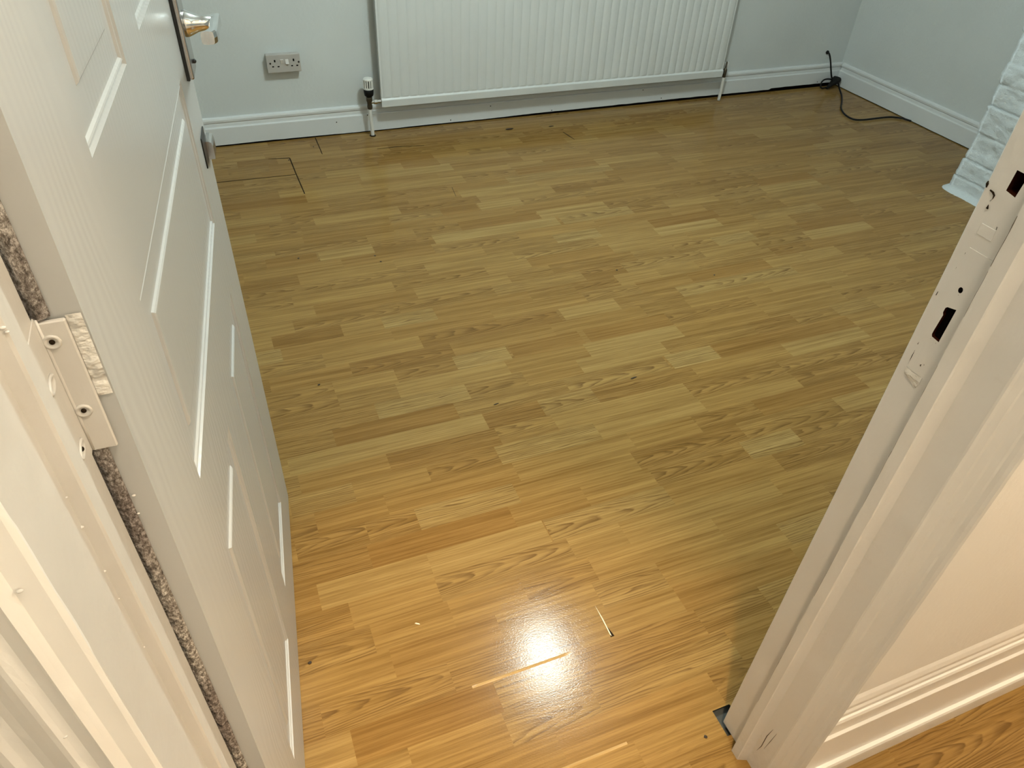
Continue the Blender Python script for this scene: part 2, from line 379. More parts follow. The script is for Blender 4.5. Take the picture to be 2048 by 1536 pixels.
for j in J: link('joint_gap', slot(j, 0), 'gap', floor)
# chipped white edge of the board by the open joint, and two swollen joints standing proud
def ridge(x0, x1, y, h, w, n=14, slope=0.0):
    bm = bmesh.new(); rings = []
    for i in range(n+1):
        t = i/n; e = math.sin(math.pi*t)**0.5; x = x0+(x1-x0)*t; yy = y+slope*(x-x0)
        rings.append([bm.verts.new(c) for c in ((x, yy-w*0.35, 0.00005), (x, yy, h*e+0.0001), (x, yy+w*0.5, 0.00005))])
    for a, b_ in zip(rings, rings[1:]):
        for i in range(2): bm.faces.new((a[i], b_[i], b_[i+1], a[i+1]))
    return bm
lam2, nt2, b2 = new_mat('swollen_laminate_edge')
b2.inputs['Base Color'].default_value = (0.42, 0.27, 0.10, 1); b2.inputs['Roughness'].default_value = 0.2
link('swollen_joint', ridge(0.18, 0.335, 0.4862, 0.0008, 0.0050), lam2, floor, smooth=False)
link('swollen_joint', ridge(0.19, 0.35, 0.3400, 0.0010, 0.0045), lam2, floor, smooth=False)
chip, ntc, bc = new_mat('exposed_board_core'); bc.inputs['Base Color'].default_value = (0.75, 0.66, 0.48, 1); bc.inputs['Roughness'].default_value = 0.6
bm = bmesh.new()
v = [bm.verts.new(c) for c in ((0.4040, 0.545, 0.0004), (0.4026, 0.492, 0.0004), (0.4043, 0.4895, 0.0004), (0.4052, 0.520, 0.0004))]; bm.faces.new(v)
ex = bmesh.ops.extrude_face_region(bm, geom=bm.faces[:]); bmesh.ops.translate(bm, vec=(0, 0, 0.0007), verts=[g for g in ex['geom'] if isinstance(g, bmesh.types.BMVert)])
o = link('chipped_edge', bm, chip, floor); tag(o, 'pale chipped edge of the open joint')

# ------------------------------------------------------------ shell
def wallbox(name, a, b_, mat, label):
    return tag(link(name, newbox(a, b_), mat), label, 'wall', kind='structure')
wallbox('wall_back', (-0.62, YW, -0.01), (XR+0.1, YW+0.09, ZC), 'wall', 'pale room wall behind the radiator')
wallbox('wall_right', (XR, 0.30, -0.01), (XR+0.1, YW, ZC), 'wall_rough', 'roller-textured pale wall right of the corner')
wallbox('wall_left', (-0.70, 0.30, -0.01), (-0.62, YW, ZC), 'wall', 'pale room wall hidden behind the open door')
YH, YF = 0.2225, 0.3190   # hall face and room face of the partition
bm = bmesh.new()
box(bm, (-0.90, YH, -0.01), (-0.118, YF, ZC)); box(bm, (0.522, YH, -0.01), (XR, YF, ZC)); box(bm, (-0.118, YH, 1.475), (0.522, YF, ZC))
tag(link('wall_front', bm, 'hall_wall'), 'warm cream partition wall beside the doorway', 'wall', kind='structure')
wallbox('wall_hall_left', (-0.90, -0.46, -0.01), (-0.82, YH, ZC), 'hall_wall', 'hall end wall on the left')
wallbox('wall_hall_right', (XR, -0.46, -0.01), (XR+0.08, YH+0.05, ZC), 'hall_wall', 'hall end wall on the right')
wallbox('wall_hall_rear', (-0.90, -0.54, -0.01), (XR+0.08, -0.46, ZC), 'hall_wall', 'hall wall behind the doorway viewpoint')
tag(link('ceiling', newbox((-0.90, -0.54, ZC), (XR+0.1, YW+0.09, ZC+0.05)), 'ceiling'), 'white ceiling', 'ceiling', kind='structure')

# skirting boards: one moulded profile swept along, bottom edge left ragged over the floor gap
def skirt_profile(d):
    return [(0.0, 0), (d, 0), (d, 0.0595), (d-0.0015, 0.0625), (d-0.0045, 0.0640), (d-0.0052, 0.0720), (d-0.0068, 0.0760),
            (d-0.0030, 0.0780), (d-0.0022, 0.0850), (d-0.0040, 0.0900), (d-0.0080, 0.0925), (0.0, 0.0930)]
def skirting(name, p0, p1, normal, d=0.0125, gap=lambda t: 0.0035, n=80, mat='gloss', prof=None):
    p0 = Vector((*p0, 0)); p1 = Vector((*p1, 0)); nv = Vector((*normal, 0)); bm = bmesh.new(); prof = prof or skirt_profile(d); rings = []
    for i in range(n+1):
        t = i/n; p = p0.lerp(p1, t)
        rings.append([bm.verts.new(p+nv*a+Vector((0, 0, gap(t) if z == 0 else z))) for a, z in prof])
    m_ = len(prof)
    for a, b_ in zip(rings, rings[1:]):
        for k in range(m_): bm.faces.new((a[k], a[(k+1) % m_], b_[(k+1) % m_], b_[k]))
    bm.faces.new(rings[0][::-1]); bm.faces.new(rings[-1])
    return link(name, bm, mat)
def gap_back(t):
    x = -0.62+(XR+0.62)*t
    g = 0.0050+0.002*noise.noise(Vector((x*3, 0, 0)))
    if x > 0.9: g += 0.0045*min(1, (x-0.9)/0.6)
    if x > 2.22: g += 0.005
    return max(0.0015, g+0.001*noise.noise(Vector((x*25, 3, 0))))
bb = tag(skirting('baseboard_back', (-0.62, YW), (XR, YW), (0, -1), gap=gap_back, n=260), 'white moulded skirting board under the radiator', 'baseboard', kind='structure')
br = tag(skirting('baseboard_right', (XR, 0.33), (XR, YW-0.0125), (-1, 0), gap=lambda t: 0.003+0.0012*noise.noise(Vector((t*30, 1, 0))), n=80), 'white moulded skirting board on the right wall', 'baseboard', kind='structure')
for x, z in ((0.508, 0.0594), (0.961, 0.0505), (1.209, 0.0125), (1.687, 0.018), (1.597, 0.0567), (0.808, 0.0135), (0.40, 0.045), (2.462, 0.022)):
    bm = bmesh.new(); bmesh.ops.create_icosphere(bm, subdivisions=1, radius=0.0022, matrix=Matrix.Translation((x, YW-0.0125, z)))
    link('nail_hole', bm, 'gap', bb)
link('gap_shade_strip', newbox((-0.62, YW-0.0105, 0.0002), (XR-0.002, YW-0.0005, 0.0300)), 'void', bb)  # black filler strips put the shade under the skirtings into colour
link('gap_shade_strip', newbox((XR-0.0105, 0.34, 0.0002), (XR-0.0005, YW-0.014, 0.0300)), 'void', br)
# hall skirting (taller, several beads)
hp = [(0.0, 0), (0.0140, 0), (0.0140, 0.0185), (0.0135, 0.0200), (0.0118, 0.0215), (0.0112, 0.0245), (0.0108, 0.0620), (0.0125, 0.0650), (0.0125, 0.0678),
      (0.0080, 0.0705), (0.0072, 0.0760), (0.0078, 0.0800), (0.0055, 0.0830), (0.0062, 0.0855), (0.0062, 0.0890), (0.0030, 0.0925), (0.0022, 0.0960), (0.0022, 0.0990), (0.0, 0.1010)]
hp = [(0.0, 0), (0.0140, 0), (0.0142, 0.028), (0.0138, 0.034), (0.0122, 0.0380), (0.0082, 0.0400), (0.0078, 0.0440), (0.0078, 0.1270), (0.0092, 0.1300), (0.0090, 0.1330),
      (0.0062, 0.1370), (0.0060, 0.1580), (0.0074, 0.1605), (0.0074, 0.1680), (0.0060, 0.1730), (0.0042, 0.1750), (0.0046, 0.1800), (0.0050, 0.1860), (0.0034, 0.1910), (0.0036, 0.1990), (0.0020, 0.2080), (0.0, 0.2150)]
tag(skirting('baseboard_hall', (0.514, YH), (XR, YH), (0, -1), n=2, mat='hall_gloss', gap=lambda t: 0.0, prof=hp), 'tall cream moulded skirting board in the hall', 'baseboard', kind='structure')

tag(skirting('baseboard_left', (-0.82, YH), (-0.156, YH), (0, -1), n=2, mat='hall_gloss', gap=lambda t: 0.0, prof=hp), 'cream hall skirting left of the doorway', 'baseboard', kind='structure')
# ------------------------------------------------------------ door frame (right jamb, left jamb, head)
XL, XJ = -0.0909, 0.4900
ZH = 1.455
def column(pts, z0, z1, n=60, amp=0.0, seedv=0.0, foot=None):
    """outline swept upwards with slightly uneven, many-times-painted arrises"""
    bm = bmesh.new(); rings = []; m_ = len(pts)
    for i in range(n+1):
        t = i/n; z = z0+(z1-z0)*t; ring = []
        for j, (x, y) in enumerate(pts):
            w = amp*noise.noise(Vector((z*26, j*3.7+seedv, 0.5)))+amp*0.8*noise.noise(Vector((z*80, j*1.7+seedv, 4.5)))
            ring.append(bm.verts.new((x+w, y-w, z)))
        rings.append(ring)
    for a, b_ in zip(rings, rings[1:]):
        for k in range(m_): bm.faces.new((a[k], a[(k+1) % m_], b_[(k+1) % m_], b_[k]))
    bm.faces.new(rings[0][::-1]); bm.faces.new(rings[-1]); return bm
# right jamb: lining board, planted stop, ogee architrave
jamb = empty('trim_1', (0.50, 0.28, 0)); tag(jamb, 'worn white right door jamb with empty lock keeps', 'door jamb', kind='structure')
lin = link('lining', column([(0.490, 0.237), (0.4915, 0.2355), (0.522, 0.2355), (0.522, 0.3200), (0.4912, 0.3200), (0.490, 0.3188)], 0.0, ZH, 70, 0.00012), 'frame', None)
bx = lambda a, b_: newbox(a, b_)
def quad_prism(pts, x0, x1): return prism(pts, x0, x1, axis='x')
cut(lin, [quad_prism([(0.2965, 0.7945), (0.3045, 0.7960), (0.3040, 0.8107), (0.2952, 0.8104)], 0.485, 0.513),
          quad_prism([(0.2967, 0.6736), (0.3038, 0.6742), (0.3047, 0.6760), (0.3046, 0.6800), (0.3036, 0.6945), (0.3047, 0.6965), (0.3046, 0.7005), (0.3034, 0.7020), (0.2960, 0.7041)], 0.485, 0.513)])
lin.parent = jamb; lin.location = Vector(lin.location)-Vector(jamb.location)
sp_ = link('door_stop', column([(0.4780, 0.2698), (0.4788, 0.2688), (0.4900, 0.2640), (0.4900, 0.2826), (0.4780, 0.2820)], 0.0, ZH, 70, 0.00018, 2.0), 'frame', jamb)
ar = link('architrave', column([(0.4900, 0.2372), (0.4904, 0.2355), (0.4922, 0.2340), (0.4960, 0.2298), (0.4978, 0.2287), (0.5020, 0.2240), (0.5036, 0.2226), (0.5068, 0.2186), (0.5084, 0.2172), (0.5100, 0.2138),
                                 (0.5122, 0.2112), (0.5150, 0.2100), (0.5168, 0.2112), (0.5178, 0.2225), (0.5170, 0.2372)], 0.0, ZH+0.03, 160, 0.00028, 5.0), 'frame', jamb)
# faceplate of the old keep, painted over, with round hole and small chips
def plate_x(name, outline, holes, x, t, mat, parent, label=None):
    bm = bmesh.new()
    prism(outline, x-t, x, bm, axis='x')
    o = link(name, bm, mat, None)
    cut(o, [prism(h, x-t-0.004, x+0.004, axis='x') for h in holes])
    o.parent = parent; o.location = Vector(o.location)-Vector(world_loc(parent))
    return tag(o, label) if label else o
rnd_hole = [(0.3003+0.0019*math.cos(a), 0.7190+0.0024*math.sin(a)) for a in [k*math.pi/8 for k in range(16)]]
keep = [(0.2967, 0.6736), (0.3038, 0.6742), (0.3047, 0.6760), (0.3046, 0.6800), (0.3036, 0.6945), (0.3047, 0.6965), (0.3046, 0.7005), (0.3034, 0.7020), (0.2960, 0.7041)]
plate_x('strike_plate', [(0.2835, 0.6385), (0.3113, 0.6385), (0.3113, 0.7480), (0.3090, 0.7500), (0.2835, 0.7500)], [rnd_hole, keep], 0.4902, 0.0007, 'frame', jamb, 'painted-over strike plate with a rectangular keep')
bm = bmesh.new(); lathe([(0.0026, 0), (0.0026, 0.0004)], (0.4896, 0.3003, 0.7190), 'x', 16, bm); link('bolt_hole', bm, 'void', jamb)
bm = prism([(0.2962, 0.6736), (0.3038, 0.6742), (0.3047, 0.6760), (0.3046, 0.6800), (0.3036, 0.6945), (0.3047, 0.6965), (0.3046, 0.7005), (0.3034, 0.7020), (0.2955, 0.7041)], 0.4925, 0.513, axis='x'); link('keep_cavity', bm, 'void', jamb)
def sliver(pts, x=0.4897, r=0.0004):
    return tube([(x, y, z) for y, z in pts], r if isinstance(r, list) else [r]*len(pts), 6)
for pts, r in (([(0.3113, 0.6400), (0.3114, 0.6490), (0.3113, 0.6552)], [.0001, .0004, .0002]), ([(0.3117, 0.6610), (0.3113, 0.6633)], [.0003, .0002]),
               ([(0.3163, 0.7047), (0.3161, 0.7080)], [.0003, .0002]), ([(0.3111, 0.7288), (0.3114, 0.7323)], [.00015, .0002]), ([(0.3100, 0.7407), (0.3102, 0.7452)], [.0001, .0003]),
               ([(0.3008, 0.6462), (0.3014, 0.6473), (0.3008, 0.6482)], [.0003, .0006, .0003]), ([(0.2986, 0.6490), (0.2990, 0.6500)], [.0003, .0003]),
               ([(0.3040, 0.6722), (0.3035, 0.6715)], [.0003, .0002]), ([(0.2990, 0.6718), (0.2982, 0.6712)], [.0002, .0003]),
               ([(0.3190, 0.7965), (0.3188, 0.7945), (0.3183, 0.7920)], [.0003, .0010, .0004]), ([(0.3148, 0.7917), (0.3120, 0.7911), (0.3103, 0.7896), (0.3102, 0.7874)], [.0005, .0007, .0006, .0003]), ([(0.3102, 0.7874), (0.3108, 0.7860), (0.3114, 0.7850)], [.0002, .0001, .00015]),
               ([(0.3111, 0.7826), (0.3108, 0.7800), (0.3098, 0.7797)], [.0001, .0009, .0002]),
               ([(0.3003, 0.7150), (0.2996, 0.7146)], [.0003, .0002]), ([(0.2980, 0.7720), (0.2976, 0.7700)], [.0002, .0002])):
    link('paint_chip', sliver(pts, r=[q for q in r]), 'gap', jamb)
def crackline(z0, z1, r):
    n = max(3, int((z1-z0)/0.006)); pts = [(0.4779, 0.28175+0.0003*noise.noise(Vector((0, 5, z*60))), z) for z in [z0+(z1-z0)*i/n for i in range(n+1)]]
    return tube(pts, [r*(0.45+1.0*abs(noise.noise(Vector((1, 2, p[2]*90))))) for p in pts], 5)
for z0, z1, r in ((0.135, 0.30, .00022), (0.36, 0.44, .00022), (0.50, 0.60, .00022), (0.565, 0.572, .0006), (0.60, 0.665, .00016), (0.71, 0.748, .00022), (0.752, 0.790, .0005)):
    link('paint_crack', crackline(z0, z1, r*0.6), 'hairline', sp_)
for pts, r in (([(0.4897, 0.2545, 0.108), (0.4897, 0.2570, 0.085), (0.4897, 0.2565, 0.058), (0.4897, 0.2590, 0.040)], [.0001, .0005, .0004, .0001]), ([(0.4897, 0.2480, 0.110), (0.4897, 0.2500, 0.085), (0.4897, 0.2520, 0.06)], [.0001, .0003, .0001])):
    link('paint_crack', tube(pts, r, 6), 'hairline', sp_)
# filled rebate patches
link('filler_patch', newbox((0.4895, 0.2970, 0.7610), (0.4901, 0.3095, 0.7695), 0.0003, 1), 'frame', jamb)
link('filler_patch', prism([(0.2950, 0.6330), (0.2965, 0.6270), (0.3110, 0.6320), (0.3117, 0.6380), (0.3060, 0.6375), (0.2950, 0.6385)], 0.4894, 0.4901, axis='x'), 'frame_rough', jamb)
# left jamb
jl = empty('trim_2', (XL, 0.27, 0)); tag(jl, 'left door jamb in dimmed frame paint, carrying the painted hinge', 'door jamb', kind='structure')
link('lining', column([(-0.118, 0.2105), (XL-0.001, 0.2090), (XL, 0.2100), (XL, 0.3188), (XL-0.0012, 0.3200), (-0.118, 0.3200)], 0.0, ZH, 70, 0.00015, 9.0), 'frame_dimmed', jl)
link('door_stop', column([(XL-0.001, 0.2625), (-0.0850, 0.2640), (-0.0838, 0.2652), (-0.0838, 0.2790), (XL-0.001, 0.2790)], 0.0, ZH, 90, 0.00022, 12.0), 'frame_dimmed', jl)
link('architrave', column([(XL, 0.2090), (-0.0925, 0.2070), (-0.1008, 0.2056), (-0.1022, 0.2018), (-0.1038, 0.1990), (-0.1052, 0.2000), (-0.1098, 0.2010), (-0.1130, 0.2000), (-0.1150, 0.1988), (-0.1172, 0.1990),
                           (-0.1205, 0.2002), (-0.1250, 0.2022), (-0.1290, 0.2030), (-0.1330, 0.2020), (-0.1365, 0.2008), (-0.1400, 0.2012), (-0.1440, 0.2040), (-0.1500, 0.2060), (-0.1550, 0.2100), (-0.1560, 0.2225), (-0.0920, 0.2225)],
                          0.0, ZH+0.03, 120, 0.00025, 15.0), 'hall_gloss', jl)
hd = tag(link('trim_3', prism([(0.2095, ZH-0.0), (0.3200, ZH-0.0), (0.3200, ZH+0.02), (0.2095, ZH+0.02)], -0.118, 0.522, axis='x'), 'frame'), 'door frame head above the doorway', 'door frame', kind='structure')
link('door_stop', newbox((XL, 0.2640, ZH-0.012), (XJ, 0.2790, ZH)), 'frame', hd)
link('architrave', newbox((-0.156, 0.2080, ZH), (0.516, 0.2225, ZH+0.055), 0.003), 'hall_gloss', hd)

# ------------------------------------------------------------ door leaf (five moulded panels), hinged on the left, swung into the room
HX, HY = -0.0715, 0.3240; SX, SY = 0.1042, 0.9946
def D(s, z, n=0.0): return Vector((HX+SX*s+SY*n, HY+SY*s-SX*n, z))
DW, DZ0, DZ1, DT = 0.606, 0.0045, 1.437, 0.0255
door = empty('door_1', (HX, HY, 0)); tag(door, 'white gloss moulded panel door standing open into the room', 'door', kind='structure')
panels = [(0.098, 0.256, 0.112, 0.498), (0.338, 0.496, 0.112, 0.498), (0.098, 0.500, 0.588, 0.746), (0.098, 0.256, 0.834, 1.325), (0.338, 0.496, 0.834, 1.325)]
bm = bmesh.new()
def dface(bm, s0, s1, z0, z1, n=0.0):
    if s1-s0 > 1e-6 and z1-z0 > 1e-6: bm.faces.new([bm.verts.new(D(s, z, n)) for s, z in ((s0, z0), (s1, z0), (s1, z1), (s0, z1))])
cs = sorted({0, DW, *[p[0] for p in panels], *[p[1] for p in panels]}); czs = sorted({DZ0, DZ1, *[p[2] for p in panels], *[p[3] for p in panels]})
for side in (0, 1):
    for a, b_ in zip(cs, cs[1:]):
        for c, d in zip(czs, czs[1:]):
            ms, mz = (a+b_)/2, (c+d)/2
            if not any(p[0] < ms < p[1] and p[2] < mz < p[3] for p in panels): dface(bm, a, b_, c, d, 0 if side == 0 else -DT)
    prof = [(0, 0), (0.0010, -0.0024), (0.0020, -0.0030), (0.0030, -0.0018), (0.0042, -0.0011), (0.0054, -0.0016), (0.0066, -0.0032), (0.0280, -0.0032), (0.0292, -0.0018), (0.0306, -0.0010), (0.0325, -0.0009)]
    for p in panels:
        rings = []
        for off, dep in prof:
            n_ = dep if side == 0 else -DT-dep
            rings.append([bm.verts.new(D(s, z, n_)) for s, z in ((p[0]+off, p[2]+off), (p[1]-off, p[2]+off), (p[1]-off, p[3]-off), (p[0]+off, p[3]-off))])
        for a, b_ in zip(rings, rings[1:]):
            for k in range(4): bm.faces.new((a[k], a[(k+1) % 4], b_[(k+1) % 4], b_[k]))
        bm.faces.new(rings[-1])
for q in ([(0, DZ0, 0), (DW, DZ0, 0), (DW, DZ0, -DT), (0, DZ0, -DT)], [(0, DZ1, 0), (DW, DZ1, 0), (DW, DZ1, -DT), (0, DZ1, -DT)],
          [(0, DZ0, 0), (0, DZ1, 0), (0, DZ1, -DT), (0, DZ0, -DT)], [(DW, DZ0, 0), (DW, DZ1, 0), (DW, DZ1, -DT), (DW, DZ0, -DT)]):
    bm.faces.new([bm.verts.new(D(*c)) for c in q])
bmesh.ops.remove_doubles(bm, verts=bm.verts, dist=1e-5)
def door_part(name, bm, mat, smooth=False, parent=None, norm=True, label=None):
    o = link(name, bm, mat, parent or door, smooth, norm=norm)
    return tag(o, label) if label else o
leaf = door_part('leaf', bm, 'door')
def dbox(s0, s1, z0, z1, n0, n1, bevel=0.0, seg=2):
    bm = newbox((s0, n0, z0), (s1, n1, z1), bevel, seg)
    for v in bm.verts: v.co = D(v.co.x, v.co.z, v.co.y)
    return bm
# lever handle on a long backplate
hnd = door_part('door_handle', dbox(0.552, 0.596, 0.7290, 0.895, 0.0002, 0.0075, 0.0020, 3), 'chrome_worn', label='chrome lever handle on a long backplate')
bm = bmesh.new()
lathe([(0.0132, 0.0), (0.0130, 0.003), (0.0108, 0.008), (0.0085, 0.013), (0.0072, 0.019), (0.0072, 0.030)], (0, 0, 0), 'z', 24, bm)
c0 = D(0.577, 0.779, 0.0070); ax = Vector((SY, -SX, 0)); e1 = Vector((SX, SY, 0))
for v in bm.verts: v.co = c0+v.co.z*ax+v.co.x*e1+Vector((0, 0, v.co.y))
door_part('neck', bm, 'chrome', True, hnd)
bm = bmesh.new(); rings = []
for i in range(13):
    t = i/12; s = 0.588-t*0.068; n_ = 0.0385-0.0010*math.sin(t*3.1); hw = 0.0046; hh = 0.0068-0.0004*t
    if i > 9: n_ -= 0.004*(i-9)/3*(i-9)/3*1.6; hw += 0.0006*(i-9)
    pts = []
    for k in range(12):
        a = 2*math.pi*k/12; ca, sa = math.cos(a), math.sin(a)
        sq = lambda q: math.copysign(abs(q)**0.45, q)
        pts.append(bm.verts.new(D(s, 0.779+hh*sq(sa), n_+hw*sq(ca))))
    rings.append(pts)
for a, b_ in zip(rings, rings[1:]):
    for k in range(12): bm.faces.new((a[k], a[(k+1) % 12], b_[(k+1) % 12], b_[k]))
bm.faces.new(rings[0][::-1]); bm.faces.new(rings[-1])
door_part('lever', bm, 'chrome', False, hnd)
door_part('plate_rim', dbox(0.5500, 0.5519, 0.7285, 0.895, 0.0, 0.0034, 0.0006, 1), 'dark_metal', False, hnd)
for z in (0.7415, 0.886):
    bm = bmesh.new(); bmesh.ops.create_uvsphere(bm, u_segments=10, v_segments=6, radius=0.0024, matrix=Matrix.Translation(D(0.576, z, 0.0086)))
    door_part('screw', bm, 'dark_metal', True, hnd)
# small bolt keeper under the handle: thin plate with a boxed catch
kp = door_part('door_catch', dbox(0.545, 0.585, 0.6330, 0.6680, 0.0002, 0.0014, 0.0006, 1), 'dark_metal', label='small chrome boxed catch below the handle')
bm = bmesh.new(); prof2 = [(0.0010, 0.6330), (0.0085, 0.6330), (0.0088, 0.6360), (0.0088, 0.6480), (0.0078, 0.6520), (0.0050, 0.6540), (0.0010, 0.6540)]
a_ = [bm.verts.new(D(0.572, z, n_)) for n_, z in prof2]; b__ = [bm.verts.new(D(0.600, z, n_)) for n_, z in prof2]
for i in range(len(prof2)): bm.faces.new((a_[i], a_[(i+1) % 7], b__[(i+1) % 7], b__[i]))
bm.faces.new(a_[::-1]); bm.faces.new(b__); door_part('catch_box', bm, 'chrome_worn', False, kp)
# butt hinge bridging frame and door edge, painted over
hg = door_part('hinge', newbox((-0.0914, 0.2830, 0.7235), (-0.0905, 0.3215, 0.8050), 0.0003, 1), 'frame_dimmed', label='painted-over butt hinge with four countersunk screws')
bm = newbox((-0.0904, 0.3212, 0.7225), (-0.0788, 0.3239, 0.8020), 0.0006, 1); link('hinge_leaf', bm, 'frame_dimmed', hg)
bm = tube([(-0.0900, 0.3214, z) for z in (0.7235, 0.745, 0.765, 0.785, 0.804)], [0.0007, 0.0009, 0.0008, 0.0009, 0.0007], 12); link('knuckle', bm, 'frame_dimmed', hg, True)
def screw(x, y, z, axis, sg, hole=True):
    r = 0.0032
    prof = [(r*1.25, 0.0), (r*1.18, 0.0007), (r*0.98, 0.0011), (r*0.75, 0.0007), (r*0.5, 0.0002), (0.0002, 0.0001)]
    bm = lathe([(a, sg*h) for a, h in prof], (x, y, z), axis, 20)
    if axis == 'x':
        for v in bm.verts: v.co.y = y+(v.co.y-y)*1.9
    o = link('screw', bm, 'frame_dimmed', hg, True)
    if hole:
        bm = bmesh.new(); bmesh.ops.create_icosphere(bm, subdivisions=2, radius=0.0013, matrix=Matrix.Translation((x, y, z))@Matrix.Diagonal((1, 1, 1.1, 1)))
        link('screw_slot', bm, 'gap', o)
screw(-0.0905, 0.3060, 0.7790, 'x', 1, False); screw(-0.0905, 0.3060, 0.7385, 'x', 1)
screw(-0.0872, 0.3213, 0.7915, 'y', -1); screw(-0.0868, 0.3213, 0.7495, 'y', -1)
# dirty draught strip in the hinge gap, interrupted by the hinge
def pile(z0, z1):
    bm = bmesh.new(); rings = []; n = int((z1-z0)/0.0035)
    for i in range(n+1):
        z = z0+(z1-z0)*i/n; ring = []
        for j in range(9):
            t = j/8; x = -0.0930+(0.0088)*t
            y = 0.3238-0.0022*math.sin(math.pi*t)+0.0014*noise.noise(Vector((x*300, z*160, 2)))
            ring.append(bm.verts.new((x+0.0005*noise.noise(Vector((j*3.0, z*200, 7))), y, z)))
        ring += [bm.verts.new((-0.0842, 0.3250, z)), bm.verts.new((-0.0930, 0.3250, z))]
        rings.append(ring)
    m_ = 11
    for a, b_ in zip(rings, rings[1:]):
        for k in range(m_): bm.faces.new((a[k], a[(k+1) % m_], b_[(k+1) % m_], b_[k]))
    bm.faces.new(rings[0][::-1]); bm.faces.new(rings[-1]); return bm
tag(link('draught_strip', pile(0.02, 0.7235), 'pile', jl), 'dirty brush strip below the hinge'); tag(link('draught_strip', pile(0.8035, 1.43), 'pile', jl), 'dirty brush strip above the hinge')
# rough old paint beside the hinge and small dents on the arrises
def rough_patch(x0, x1, z0, z1, y):
    bm = bmesh.new(); nx, nz_ = 10, 60; g = []
    for i in range(nz_+1):
        z = z0+(z1-z0)*i/nz_; row = []
        for j in range(nx+1):
            x = x0+(x1-x0)*j/nx; e = min(1, 4*min(i, nz_-i)/nz_*2)*min(1, 3*min(j, nx-j)/nx+0.15)
            row.append(bm.verts.new((x, y-0.0002-e*abs(0.0007*noise.noise(Vector((x*300, z*330, 1)))+0.0002), z)))
        g.append(row)
    for a, b_ in zip(g, g[1:]):
        for k in range(nx): bm.faces.new((a[k], a[k+1], b_[k+1], b_[k]))
    return bm
link('paint_build_up', rough_patch(-0.0787, -0.0722, 0.755, 0.803, 0.3238), 'frame_rough', hg, True)

# drips and dents in the thick frame paint
for x, y, z, r_ in ((-0.0910, 0.2615, 0.7515, .0010), (-0.0910, 0.2615, 0.7315, .0013), (-0.0910, 0.2615, 0.6988, .0010), (-0.0910, 0.2615, 0.676, .0007), (-0.0910, 0.2615, 0.631, .0008), (-0.0985, 0.2045, 0.7655, .0013), (-0.1130, 0.2000, 0.671, .0011), (-0.0845, 0.2640, 0.8380, .0012), (-0.0838, 0.2640, 0.8360, .0009), (-0.0835, 0.3238, 0.6677, .0009), (-0.0820, 0.3238, 0.6824, .0011)):
    bm = bmesh.new(); bmesh.ops.create_icosphere(bm, subdivisions=2, radius=r_, matrix=Matrix.Translation((x, y, z))@Matrix.Diagonal((1.0, 0.7, 0.5, 1)))
    link('paint_lump', bm, 'frame_dimmed', jl, True)

# ------------------------------------------------------------ radiator
RY, RX0, RX1, RZ0, RZ1 = 2.475, 0.5500, 1.9200, 0.0980, 0.5300
rad = empty('radiator', ((RX0+RX1)/2, RY+0.02, RZ0)); tag(rad, 'long white fluted panel radiator mounted on the pale back wall', 'radiator')
NF = 44; pitch = (RX1-RX0-0.012)/NF
xs = []
for i in range(NF):
    x0 = RX0+0.006+i*pitch
    for f, d in ((0.0, 0.0), (0.06, -0.0006), (0.14, -0.0016), (0.28, -0.0025), (0.50, -0.0029), (0.72, -0.0025), (0.86, -0.0016), (0.94, -0.0006)): xs.append((x0+f*pitch, d))
xs = [(RX0, 0.0)]+xs+[(RX1-0.006, 0.0), (RX1, 0.0)]
zs = [(RZ0, 0.0, 0), (RZ0+0.001, -0.0040, 0), (RZ0+0.0225, -0.0050, 0), (RZ0+0.0245, -0.0040, 0.0), (RZ0+0.0285, 0.0, 0.3), (RZ0+0.0330, 0.0006, 1), (RZ1-0.033, 0.0006, 1), (RZ1-0.0285, 0, 0.3), (RZ1-0.0245, -0.0040, 0), (RZ1-0.0225, -0.0050, 0), (RZ1, -0.0040, 0)]
bm = bmesh.new(); g = []
for z, d0, w in zs: g.append([bm.verts.new((x, RY+0.004+d0+w*d, z)) for x, d in xs])
for a, b_ in zip(g, g[1:]):
    for k in range(len(xs)-1): bm.faces.new((a[k], a[k+1], b_[k+1], b_[k]))
link('front_panel', bm, 'radiator', rad, norm=False)
link('back_panel', newbox((RX0+0.004, RY+0.036, RZ0), (RX1-0.004, RY+0.042, RZ1), 0.001, 1), 'radiator', rad)
bm = newbox((RX0+0.0008, RY+0.0030, RZ0+0.0005), (RX1-0.0008, RY+0.0120, RZ0+0.0230), 0.002, 2); box(bm, (RX0+0.0008, RY+0.0030, RZ1-0.023), (RX1-0.0008, RY+0.012, RZ1-0.0005), 0.002, 2); link('water_channel', bm, 'radiator', rad)
bm = bmesh.new(); n = 230; top = []
fin = []
for i in range(n+1):
    x = RX0+0.03+(RX1-RX0-0.06)*i/n; fin.append((x, RY+0.0120+(0.022 if (i//2) % 2 else 0.0)))
for (xa, ya), (xb, yb) in zip(fin, fin[1:]):
    bm.faces.new([bm.verts.new(c) for c in ((xa, ya, RZ0+0.03), (xb, yb, RZ0+0.03), (xb, yb, RZ1-0.03), (xa, ya, RZ1-0.03))])
link('convector_fins', bm, 'radiator', rad, norm=False)
for x0, x1 in ((RX0+0.0005, RX0+0.0025), (RX1-0.0025, RX1-0.0005)):
    link('side_edge', newbox((x0, RY+0.004, RZ0+0.002), (x1, RY+0.0075, RZ1-0.002)), 'radiator', rad)
for x in (RX0+0.16, RX1-0.16): link('bracket', newbox((x-0.01, RY+0.042, RZ0+0.03), (x+0.01, YW-0.0002, RZ1-0.05), 0.001, 1), 'radiator', rad)
